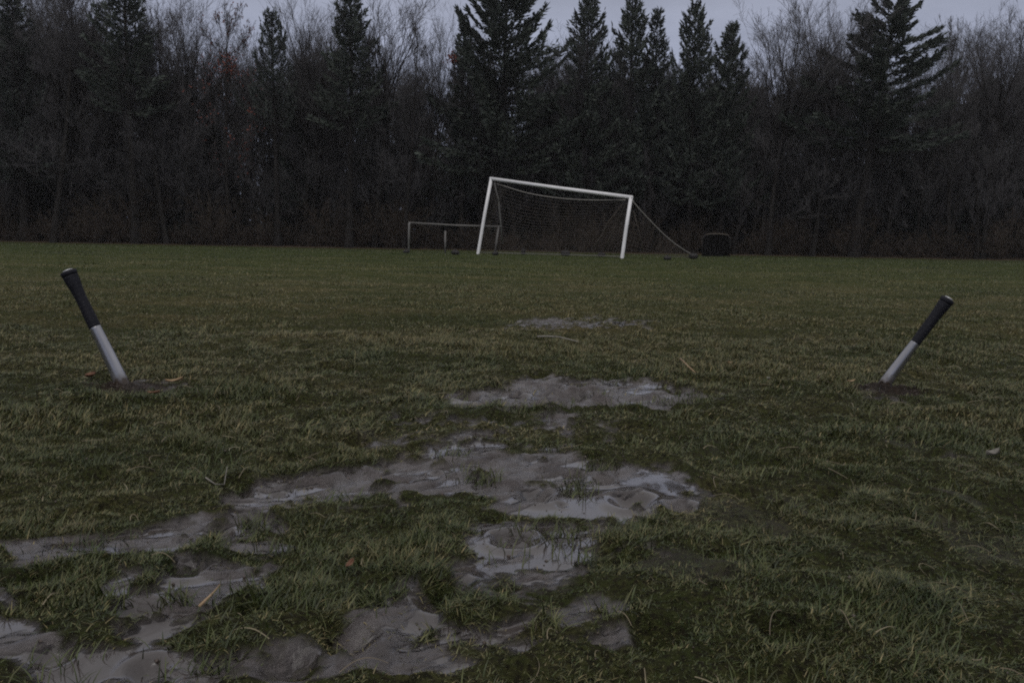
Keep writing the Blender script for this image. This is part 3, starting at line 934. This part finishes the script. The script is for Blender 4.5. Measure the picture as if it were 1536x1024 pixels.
def conifer(kind, H, rmax, low, seed, n_br, up_tip=.5, chunk=1.0, shape=.75, droop=0.0, mat='needle', dead=18, lean=(0, 0), dens=36, label='', cat='tree', gap=0., finger=1.):
    """trunk plus whorls of limbs, each limb clothed in needle sprays"""
    r = np.random.default_rng(seed)
    root = empty(kind, (0, 0, -200), label, cat)
    tm, pts = trunk_mesh('trunk', H, .013 * H + .03, lean, .08, seed)
    link('trunk', tm, M['bark'], root)
    P0 = []; P1 = []; R0 = []; R1 = []
    LV = []
    whorls = max(6, int(n_br / 5)); idx = 0
    for w in range(whorls):
        t = low + (1 - low) * ((w + .3) / whorls) ** .92
        nb = 5 if t < .93 else 4
        for k in range(nb):
            if r.random() < gap: continue
            s = (1 - t) / (1 - low)
            Lb = rmax * (s ** shape) * r.uniform(.62, 1.12) + .12
            az = k * 2 * math.pi / nb + w * 2.39 + r.normal(0, .25)
            tt = min(.995, t + r.normal(0, .006))
            p = trunk_at(pts, tt)
            el0 = .15 + .55 * (1 - s) - droop * s + r.normal(0, .1)
            el1 = el0 + up_tip * r.uniform(.5, 1.4)
            nseg = 6; cur = p.copy(); line = [cur.copy()]
            for q in range(nseg):
                e = el0 + (el1 - el0) * (q / (nseg - 1)) ** 1.5
                cur = cur + np.array([math.cos(az) * math.cos(e), math.sin(az) * math.cos(e), math.sin(e)]) * Lb / nseg
                line.append(cur.copy())
            line = np.array(line)
            for q in range(nseg):
                f0 = 1 - q / nseg; f1 = 1 - (q + 1) / nseg
                P0.append(line[q]); P1.append(line[q + 1]); R0.append(.012 + .022 * f0 * Lb / 2); R1.append(.008 + .022 * f1 * Lb / 2)
            n = int(Lb * dens * chunk) + 10
            sp = r.uniform(.10, 1.0, n) ** .85
            kk = np.minimum((sp * nseg).astype(int), nseg - 1); ff = (sp * nseg - kk)[:, None]
            base = line[kk] * (1 - ff) + line[kk + 1] * ff
            d = line[kk + 1] - line[kk]; d /= np.linalg.norm(d, axis=1, keepdims=True)
            sidev = np.array([-math.sin(az), math.cos(az), 0])
            sg = r.normal(0, 1, n)
            wid = .26 * chunk * finger * (1 - .72 * sp) * min(1.2, .45 + Lb * .45)
            base = base + sidev[None] * (sg * wid * .55)[:, None] + np.array([0, 0, 1.0])[None] * (r.normal(-.02, .055, n) * chunk)[:, None]
            dr = d * r.uniform(.5, 1.2, n)[:, None] + sidev[None] * (np.sign(sg) * r.uniform(.2, .9, n))[:, None] + np.array([0, 0, 1.0])[None] * r.normal(.05, .35, n)[:, None]
            dr /= np.linalg.norm(dr, axis=1, keepdims=True)
            ll = r.uniform(.13, .28, n)[:, None] * (.7 + .5 * chunk)
            sd = np.cross(dr, r.normal(0, 1, (n, 3))); sd /= np.maximum(np.linalg.norm(sd, axis=1, keepdims=True), 1e-6)
            ww = r.uniform(.018, .045, n)[:, None] * chunk
            LV.append(np.stack([base, base + dr * ll * .45 + sd * ww, base + dr * ll, base + dr * ll * .45 - sd * ww], 1))
    # tip
    for q in range(60):
        p = trunk_at(pts, r.uniform(.95, .999)); a = r.uniform(0, 6.28); d = np.array([math.cos(a) * .7, math.sin(a) * .7, r.uniform(.3, 1.2)]); d /= np.linalg.norm(d)
        sd = np.cross(d, [0, 0, 1.0]); l_ = r.uniform(.15, .32)
        LV.append(np.array([[p, p + d * l_ * .4 + sd * .03, p + d * l_, p + d * l_ * .4 - sd * .03]]))
    # dead lower limbs
    for q in range(dead):
        t = r.uniform(.10, low + .12); p = trunk_at(pts, t); a = r.uniform(0, 6.28); e = r.uniform(-.35, .3)
        Lb = rmax * r.uniform(.2, .6)
        for z_ in range(3):
            d = np.array([math.cos(a) * math.cos(e), math.sin(a) * math.cos(e), math.sin(e)]) * Lb / 3
            P0.append(p); P1.append(p + d); R0.append(.020 - .005 * z_); R1.append(.015 - .005 * z_)
            for _ in range(3):
                a2 = a + r.normal(0, .8); d2 = np.array([math.cos(a2), math.sin(a2), r.normal(0, .4)]) * Lb * .25
                P0.append(p + d * .6); P1.append(p + d * .6 + d2); R0.append(.008); R1.append(.003)
            p = p + d; e += r.normal(-.05, .15); a += r.normal(0, .15)
    LV = np.concatenate(LV); n = len(LV)
    Q = (np.arange(n) * 4)[:, None] + np.array([[0, 1, 2, 3]])
    lm = segs_mesh('limb', P0, P1, R0, R1, 4); nl = len(lm.vertices); lv = np.zeros(nl * 3, np.float32); lm.vertices.foreach_get('co', lv)
    lq = np.zeros(len(lm.loops), np.int32); lm.loops.foreach_get('vertex_index', lq); lq = lq.reshape(-1, 4); bpy.data.meshes.remove(lm)
    me = mesh_np('crown', np.concatenate([LV.reshape(-1, 3), lv.reshape(-1, 3)]), np.concatenate([Q, lq + n * 4]), None, False)
    link('crown', me, M[mat], root); me.materials.append(M['bark'])
    me.polygons.foreach_set('material_index', np.concatenate([np.zeros(n, np.int32), np.ones(len(lq), np.int32)]))
    root['h0'] = H
    return root


def bare_tree(kind, H, seed, spread=.5, limbs=17, low=.30, mat='twig', bark='bark', label='', twr=.0085, levels=4, upsweep=.35, tuft=1.0, leafy=None, vase=0):
    r = np.random.default_rng(seed)
    root = empty(kind, (0, 0, -200), label, 'tree')
    tm, pts = trunk_mesh('trunk', H * (.74 if vase else .93), .0105 * H + .03, (r.normal(0, .5), r.normal(0, .3)), .22, seed)
    link('trunk', tm, M[bark], root)
    P0 = []; P1 = []; R0 = []; R1 = []; ends = []

    def grow(p, d, L, rad, lev):
        nseg = 4 if lev < 2 else (3 if lev == 2 else 2)
        cur = np.array(p, float); d = np.array(d, float)
        kids = {0: 6, 1: 6, 2: 5, 3: 4}
        marks = []
        for q in range(nseg):
            d = d + r.normal(0, .13 if lev < 3 else .2, 3) + np.array([0, 0, upsweep * .35])
            d /= np.linalg.norm(d)
            nx_ = cur + d * L / nseg
            f0 = 1 - .75 * q / nseg; f1 = 1 - .75 * (q + 1) / nseg
            P0.append(cur); P1.append(nx_); R0.append(max(rad * f0, twr * .6)); R1.append(max(rad * f1, twr * .5))
            marks.append((cur, nx_, d.copy(), max(rad * f1, twr)))
            cur = nx_
        ends.append(cur)
        if lev >= levels - 1:
            return
        for k in range(kids[lev]):
            q = int(r.integers(0 if lev > 0 else 1, nseg)); a, b_, dd, rr = marks[q]
            f = r.random(); base = a * (1 - f) + b_ * f
            side = np.cross(dd, r.normal(0, 1, 3)); side /= max(np.linalg.norm(side), 1e-6)
            ang = r.uniform(.35, .85)
            nd = dd * math.cos(ang) + side * math.sin(ang); nd[2] += .15; nd /= np.linalg.norm(nd)
            grow(base, nd, L * r.uniform(.34, .62) * (1.05 if q < nseg / 2 else .8), rr * .62, lev + 1)

    for k in range(limbs):
        t = low + (.97 - low) * (k + r.random()) / limbs
        p = trunk_at(pts, t); az = k * 2.4 + r.normal(0, .4)
        el = r.uniform(.35, .8) + .5 * t * upsweep
        L = H * spread * (.42 - .27 * t) * r.uniform(.7, 1.25)
        grow(p, (math.cos(az) * math.cos(el), math.sin(az) * math.cos(el), math.sin(el)), L, .035 * (1.15 - t) * H / 12 + .008, 0)
    for k in range(vase):          # several leaders fan out into a rounded head
        p = trunk_at(pts, r.uniform(.52, .97)); az = k * 2.4 + r.normal(0, .3); el = r.uniform(.80, 1.35)
        grow(p, (math.cos(az) * math.cos(el), math.sin(az) * math.cos(el), math.sin(el)), (H - p[2]) * r.uniform(.75, 1.0), .045, 0)
    # the leader breaks into a brush of fine twigs at the top
    for k in range(int(9 * tuft)):
        p = trunk_at(pts, r.uniform(.86, .995)); az = r.uniform(0, 6.28)
        grow(p, (math.cos(az) * .35, math.sin(az) * .35, 1), H * r.uniform(.05, .10), .016, 1)
    me = segs_mesh('crown', P0, P1, R0, R1, 3)
    link('crown', me, M[mat], root); me.materials.append(M[bark])
    me.polygons.foreach_set('material_index', np.tile((np.array(R0) > .017).astype(np.int32), 3))
    if leafy:
        E = np.array(ends); E = E[r.random(len(E)) < leafy]
        LV = []
        for p in E:
            for _ in range(2):
                d = r.normal(0, 1, 3); d[2] -= .6; d /= np.linalg.norm(d); sd = np.cross(d, r.normal(0, 1, 3)); sd /= np.linalg.norm(sd)
                LV.append([p, p + d * .05 + sd * .035, p + d * .11, p + d * .05 - sd * .035])
        LV = np.array(LV); n = len(LV)
        link('leaves', mesh_np('leaves', LV.reshape(-1, 3), (np.arange(n) * 4)[:, None] + np.array([[0, 1, 2, 3]]), None), M['rust_leaf'], root)
    root['h0'] = H
    return root


PROTO = {
    'broad': conifer('spruce', 14, 4.3, .26, 101, 125, .45, 1.45, .52, .12, dens=44),
    'spruce': conifer('spruce', 13, 3.3, .20, 102, 120, .5, 1.25, .60, .08, dens=42),
    'narrow': conifer('spruce', 13, 2.1, .22, 103, 130, .35, 1.05, .70, .05, dens=42, mat='needle_dark'),
    'arms': conifer('pine', 13, 3.6, .42, 104, 75, .38, 1.2, .52, .12, dens=95, lean=(1.0, 0), gap=.0, dead=30, finger=.75),
    'mast': conifer('spruce', 13, 2.3, .46, 109, 95, .45, 1.1, .65, .05, dens=42, dead=44),
    'fan': conifer('pine', 13, 2.5, .50, 105, 70, .95, .95, .6, -.25, dens=40, mat='needle_dark', dead=26),
    'young': conifer('young_spruce', 7, 2.1, .04, 106, 105, .25, 1.35, .8, .25, dens=38, dead=2, mat='needle_dark'),
    'back': conifer('spruce', 12, 3.0, .05, 107, 115, .35, 1.5, .62, .15, dens=34, dead=2, mat='needle_dark'),
    'slim': bare_tree('bare_tree', 12, 201, .62, 24, .14),
    'wide': bare_tree('bare_tree', 12, 202, .85, 22, .18, upsweep=.5),
    'brush': bare_tree('bare_tree', 12, 203, .72, 26, .22, upsweep=.7, tuft=2, mat='twig_pale'),
    'vase': bare_tree('bare_tree', 12, 207, .60, 16, .15, vase=13, upsweep=.25),
    'dome': bare_tree('bare_tree', 12, 208, .70, 18, .12, vase=16, upsweep=.15, mat='twig_pale'),
    'pale': bare_tree('bare_tree', 12, 204, .75, 20, .25, bark='grey_bark', mat='twig_pale', upsweep=.4),
    'rust': bare_tree('bare_tree', 12, 205, .70, 22, .22, leafy=.10, upsweep=.4),
    'sapling': bare_tree('bare_sapling', 8, 206, .42, 22, .16, upsweep=.7, twr=.006),
}
USED = set()


def plant(kind, px, top_py, Yd, label, wide=1.0, rz=None, group='trees along the edge of the woods', lean=0.0, base_px=None):
    top = at(px, top_py, Yd); zb = float(dip(np.array([Yd]))[0])
    bx = top.x if base_px is None else at(base_px, 372, Yd).x
    H = top.z - zb
    src = PROTO[kind]
    if kind in USED: o = copy_tree(src)
    else: o = src; USED.add(kind)
    s = H / src['h0']
    o.location = (bx, Yd, zb); o.scale = (s * wide, s * wide, s)
    o.rotation_euler = (0, lean, random.uniform(0, 6.28) if rz is None else rz)
    o['label'] = label; o['category'] = 'tree'; o['group'] = group
    if kind == 'arms': o.scale = (s * 1.40, s * .95, s)
    return o


FRONT = [  # kind, px, top py, depth, widen, rz, label
    ('narrow', 18, -30, 47.5, 1.2, None, 'dark spruce at the far left edge of the woods'),
    ('slim', 62, -25, 46.0, 1.1, None, 'tall bare tree, first right of the far left spruce'),
    ('dome', 118, -35, 48.0, 1.0, None, 'bare tree just left of the tall left trunk'),
    ('mast', 190, -65, 46.1, 1.05, None, 'tall black-trunked spruce rising above left-leaning bat'),
    ('slim', 240, 8, 46.3, .9, None, 'slim bare tree right of the tall left spruce'),
    ('vase', 272, 6, 46.8, .9, None, 'spreading bare tree with open forked top, upper left'),
    ('rust', 338, 4, 47.2, .85, None, 'bare tree keeping rust red leaves, upper left'),
    ('fan', 412, 20, 46.3, 1.0, None, 'pine with spiky fan-shaped top, left of centre'),
    ('vase', 462, 10, 48.2, .9, None, 'thin bare tree just right of the fan-topped pine'),
    ('mast', 522, -15, 46.0, 1.05, None, 'dark bare-trunked spruce leaving the frame left of the goals'),
    ('vase', 560, 0, 46.9, 1.0, None, 'feathery bare tree just right of the dark narrow spruce'),
    ('slim', 606, 26, 46.1, .62, None, 'thin pointed bare tree above the small grey goal'),
    ('dome', 650, 46, 47.3, .6, None, 'pale wispy bare tree with low top above small goal'),
    ('narrow', 696, 22, 47.8, .8, None, 'small narrow spruce hugging the left of the broadest spruce'),
    ('broad', 757, -75, 47.6, 1.02, 1.2, 'broadest spruce, rising straight above the large goal'),
    ('spruce', 884, -8, 47.7, .92, None, 'dense spruce above the right post of the goal'),
    ('spruce', 948, -2, 48.2, .85, None, 'pointed spruce right of the dense goal spruce'),
    ('narrow', 984, 14, 47.8, .95, None, 'short twin-like spruce close beside the pointed one'),
    ('spruce', 1048, 8, 47.6, .85, None, 'slender needle-tipped spruce above the guy rope'),
    ('spruce', 1096, 42, 47.9, .95, None, 'short bushy-topped spruce right of the slender spruce'),
    ('dome', 1172, 24, 46.1, 1.0, None, 'bare tree with wide brushy top left of the leaning pine'),
    ('vase', 1240, 18, 46.2, .9, None, 'bare tree with upright top beside the leaning pine'),
    ('arms', 1326, 6, 46.0, 1.15, .0, 'pine with separate upswept arms and bare leaning trunk'),
    ('dome', 1392, 104, 47.4, .75, None, 'low rounded bare tree behind the leaning pine'),
    ('brush', 1450, 40, 46.8, .85, None, 'bare tree with slanting tip near the right edge'),
    ('vase', 1505, 36, 46.6, .85, None, 'bare tree with twin wispy tips at the right edge'),
]
for kind, px, tp, Yd, wd, rz, lab in FRONT:
    plant(kind, px, tp, Yd, lab, wd, rz, base_px=1281 if kind == 'arms' else None)

def leaf_clump(tree, px, py, Yd, rad, n_, seed):
    r = np.random.default_rng(seed); bpy.context.view_layer.update()
    c = np.array(at(px, py, Yd)); LV = []
    for _ in range(n_):
        p = c + r.normal(0, rad, 3) * np.array([1, 1, .8]); d = r.normal(0, 1, 3); d /= np.linalg.norm(d); sd = np.cross(d, r.normal(0, 1, 3)); sd /= np.linalg.norm(sd)
        LV.append([p, p + d * .06 + sd * .04, p + d * .13, p + d * .06 - sd * .04])
    LV = np.array(LV)
    o = link('leaves', mesh_np('leaves', LV.reshape(-1, 3), (np.arange(n_) * 4)[:, None] + np.array([[0, 1, 2, 3]]), None), M['rust_leaf'], tree)
    o.matrix_parent_inverse = tree.matrix_world.inverted()


for o in list(bpy.data.objects):
    if o.get('label', '').startswith('pale wispy'):
        o['label'] = 'pale wispy bare tree keeping a red leaf clump, above small goal'
        leaf_clump(o, 678, 88, 47.2, .17, 130, 5)
    if o.get('label', '').startswith('bare tree keeping rust'):
        leaf_clump(o, 340, 96, 47.0, .42, 150, 6)

# trees left and right beyond the frame edge, and the crowded rows behind
fr = random.Random(21)
SHARED = {
    'bare': ('bare tree crowded among the shadowy rows behind the front trees', 'bare trees deep in the woods'),
    'con': ('dark spruce crowded among the shadowy rows behind the front trees', 'spruces deep in the woods'),
    'sap': ('thin leafless sapling in the understory along the edge of the woods', 'bare saplings in the understory'),
    'young': ('young dark spruce with branches to the ground between the trunks', 'young spruces between the trunks'),
}


def fill(kind, x_, Yd, H, wide, key):
    src = PROTO[kind]
    if kind in USED: o = copy_tree(src)
    else: o = src; USED.add(kind)
    s = H / src['h0']
    o.location = (x_, Yd, float(dip(np.array([Yd]))[0])); o.scale = (s * wide, s * wide, s)
    o.rotation_euler = (fr.gauss(0, .02), fr.gauss(0, .03), fr.uniform(0, 6.28))
    o['label'], o['group'] = SHARED[key]; o['category'] = 'tree'


def sky_cap(x_, Yd):
    """height under which a tree behind stays below the gaps in the skyline"""
    px, _ = project(np.array([x_]), np.array([Yd]), np.array([5.0])); px = float(px[0])
    cap = np.interp(px, [-400, 0, 150, 230, 380, 480, 560, 640, 700, 850, 1000, 1100, 1200, 1380, 1420, 1480, 1560, 1900],
                    [-30, 5, 10, 60, 90, 60, 85, 110, 90, 90, 85, 90, 80, 112, 95, 75, 50, -20])
    return at(px, cap, Yd).z + .4


n_fill = 0
for Yd, step, kinds in ((48.8, 2.2, 'bare'), (50.5, 2.3, 'bare'), (53, 2.2, 'mix'), (56, 2.4, 'mix'), (60, 2.3, 'con'), (65, 2.3, 'con'), (71, 2.6, 'con')):
    wmax = .60 * Yd + 6; x_ = -wmax
    while x_ < wmax:
        kd = fr.choices(['slim', 'wide', 'brush', 'pale', 'spruce', 'narrow', 'back', 'vase', 'dome'],
                        {'bare': [1.5, 2, 1.4, 1, .2, .5, 0, 2.5, 2.5], 'mix': [1, 2, 1, 1, .5, .8, 1, 2, 2], 'con': [.4, .4, .2, .2, 0, 0, 5, .3, .3]}[kinds])[0]
        con = kd in ('spruce', 'narrow', 'back')
        H = (sky_cap(x_, Yd) - (1.3 if con else 0)) * fr.uniform(.82, 1.0 if con else 1.07)
        fill(kd, x_ + fr.gauss(0, .5), Yd + fr.gauss(0, .6), H, fr.uniform(.85, 1.15), 'con' if con else 'bare'); n_fill += 1
        x_ += step * fr.uniform(.7, 1.3)
for Yd, step in ((51.8, 2.8), (56.5, 2.4), (62.5, 2.0)):
    wmax = .60 * Yd + 6; x_ = -wmax
    while x_ < wmax:
        fill('young', x_ + fr.gauss(0, .6), Yd + fr.gauss(0, .5), fr.uniform(3.2, 6.8), fr.uniform(.8, 1.2), 'young'); n_fill += 1
        x_ += step * fr.uniform(.6, 1.4)
for Yd, step in ((47.3, 2.0), (49.0, 2.2)):
    wmax = .60 * Yd + 6; x_ = -wmax
    while x_ < wmax:
        fill('sapling', x_ + fr.gauss(0, .6), Yd + fr.gauss(0, .4), fr.uniform(4.5, 9.0), fr.uniform(.8, 1.2), 'sap'); n_fill += 1
        x_ += step * fr.uniform(.6, 1.4)
for px_, Yd in ((738, 51), (752, 53), (765, 55.5), (742, 59), (790, 52), (725, 54), (758, 62), (775, 60)):
    fill('young', at(px_, 300, Yd).x, Yd, fr.uniform(5.5, 7), 1.1, 'young'); n_fill += 1
print('fill', n_fill)


# bare brown shrubs along the edge
def shrub(seed, H):
    r = np.random.default_rng(seed)
    root = empty('bare_shrub', (0, 0, -200), 'x', 'shrub')
    P0 = []; P1 = []; R0 = []; R1 = []
    for k in range(26):
        p = np.array([r.normal(0, .22), r.normal(0, .18), -.05]); a = r.uniform(0, 6.28); d = np.array([math.cos(a) * .45, math.sin(a) * .45, 1]); d /= np.linalg.norm(d)
        L = H * r.uniform(.5, 1.1); rad = .012
        for q in range(5):
            d = d + r.normal(0, .16, 3); d /= np.linalg.norm(d)
            p2 = p + d * L / 5
            P0.append(p); P1.append(p2); R0.append(rad); R1.append(rad * .8); rad *= .8
            for _ in range(4):
                d2 = d + r.normal(0, .6, 3); d2 /= np.linalg.norm(d2); l2 = L * r.uniform(.1, .28)
                P0.append(p2); P1.append(p2 + d2 * l2); R0.append(.006); R1.append(.003)
                for _ in range(2):
                    d3 = d2 + r.normal(0, .6, 3); d3 /= np.linalg.norm(d3)
                    b_ = p2 + d2 * l2 * r.uniform(.3, 1); P0.append(b_); P1.append(b_ + d3 * l2 * .6); R0.append(.005); R1.append(.003)
            p = p2
    tr_m = segs_mesh('stems', P0, P1, R0, R1, 3)
    link('stems', tr_m, M['shrub'], root)
    return root


SH = [shrub(301, 1.5), shrub(302, 2.2), shrub(303, 1.1)]
first = set(); x_ = -34.0
while x_ < 34:
    k = fr.choices([0, 1, 2], [3, 2, 3])[0]
    o = copy_tree(SH[k]) if k in first else SH[k]; first.add(k)
    Yd = 46.2 + abs(fr.gauss(0, 1.0)); o.location = (x_, Yd, float(dip(np.array([Yd]))[0]) - .02)
    s = fr.uniform(.7, 1.3); o.scale = (s, s, s); o.rotation_euler = (0, 0, fr.uniform(0, 6.28))
    tag(o, 'leafless brown shrub at the foot of the woods', 'shrub', 'shrubs at the foot of the woods')
    x_ += fr.uniform(.5, 1.15)
for o in list(bpy.data.objects):
    if 'h0' in o: del o['h0']

# ------------------------------------------------------------------ damp air over the pitch
hx0, hx1, hy0, hy1, hz0, hz1 = -230, 230, -90, 290, -1.8, 19
hv = np.array([(a, b_, c_) for c_ in (hz0, hz1) for b_ in (hy0, hy1) for a in (hx0, hx1)], float)
hm_ = bpy.data.materials.new('damp_air'); hm_.use_nodes = True
hnt = hm_.node_tree; hnt.nodes.clear()
ho = N(hnt, 'ShaderNodeOutputMaterial'); pv = N(hnt, 'ShaderNodeVolumePrincipled')
pv.inputs['Color'].default_value = (.90, .89, .90, 1); pv.inputs['Density'].default_value = .00038
hnt.links.new(pv.outputs[0], ho.inputs['Volume'])
tag(link('haze', mesh_np('haze', hv, [(0, 2, 3, 1), (4, 5, 7, 6), (0, 1, 5, 4), (2, 6, 7, 3), (0, 4, 6, 2), (1, 3, 7, 5)]), hm_), 'thin grey damp air hanging over the pitch and woods', 'haze', kind='stuff')

# ------------------------------------------------------------------ light
SUN_EL, SUN_AZ = R(53), R(188)            # soft light from behind and above the camera
sd = Vector((math.sin(SUN_AZ) * math.cos(SUN_EL), math.cos(SUN_AZ) * math.cos(SUN_EL), math.sin(SUN_EL)))
ld = bpy.data.lights.new('sun', 'SUN'); ld.energy = .65; ld.angle = R(45); ld.color = (1, .97, .94)
so = bpy.data.objects.new('sun', ld); COL.objects.link(so)
so.rotation_mode = 'QUATERNION'; so.rotation_quaternion = sd.to_track_quat('Z', 'Y'); so.location = (0, -10, 30)

w = bpy.data.worlds.new('World'); sc.world = w; w.use_nodes = True
nt = w.node_tree; bg = nt.nodes['Background']
sky = N(nt, 'ShaderNodeTexSky', sky_type='NISHITA'); sky.sun_disc = False; sky.sun_elevation = SUN_EL; sky.sun_rotation = SUN_AZ
sky.air_density = 1; sky.dust_density = 2
tc = N(nt, 'ShaderNodeTexCoord'); sp = N(nt, 'ShaderNodeSeparateXYZ'); nt.links.new(tc.outputs['Generated'], sp.inputs[0])
zc = math_n(nt, 'MAXIMUM', sp.outputs[2], 0.0)
cie = math_n(nt, 'ADD', math_n(nt, 'MULTIPLY', zc, 2.6), 1.0)        # overcast sky: dim at the horizon, bright overhead
cl = noise_node(nt, 4.0, 5, .55, tc.outputs['Generated'], (1, 1, 3.5))
cm = N(nt, 'ShaderNodeMapRange'); cm.inputs[1].default_value = .3; cm.inputs[2].default_value = .7; cm.inputs[3].default_value = .82; cm.inputs[4].default_value = 1.2
nt.links.new(cl.outputs['Fac'], cm.inputs[0])
lum = math_n(nt, 'MULTIPLY', cie, cm.outputs[0])
hue = mixc(nt, math_n(nt, 'MULTIPLY', zc, 2.2, True), (1.84, 2.06, 2.92), (1.44, 1.42, 1.48))
cloud = mixc(nt, 1.0, hue, lum, 'MULTIPLY')
nt.links.new(mixc(nt, .06, cloud, sky.outputs[0]), bg.inputs['Color'])
bg.inputs['Strength'].default_value = .10

# ------------------------------------------------------------------ camera
cd = bpy.data.cameras.new('camera'); cam = bpy.data.objects.new('camera', cd); COL.objects.link(cam)
cd.sensor_width = 36; cd.lens = F / PW * 36; cd.clip_start = .05; cd.clip_end = 2000
mw = Matrix((rt, up, -fwd)).transposed().to_4x4(); mw.translation = CAM
cam.matrix_world = mw
sc.camera = cam
sc.view_settings.view_transform = 'Standard'; sc.view_settings.look = 'None'
sc.view_settings.exposure = .45; sc.view_settings.gamma = 1
sc.cycles.use_denoising = False; sc.cycles.filter_width = 2.0
sc.cycles.max_bounces = 6; sc.cycles.diffuse_bounces = 3; sc.cycles.glossy_bounces = 2
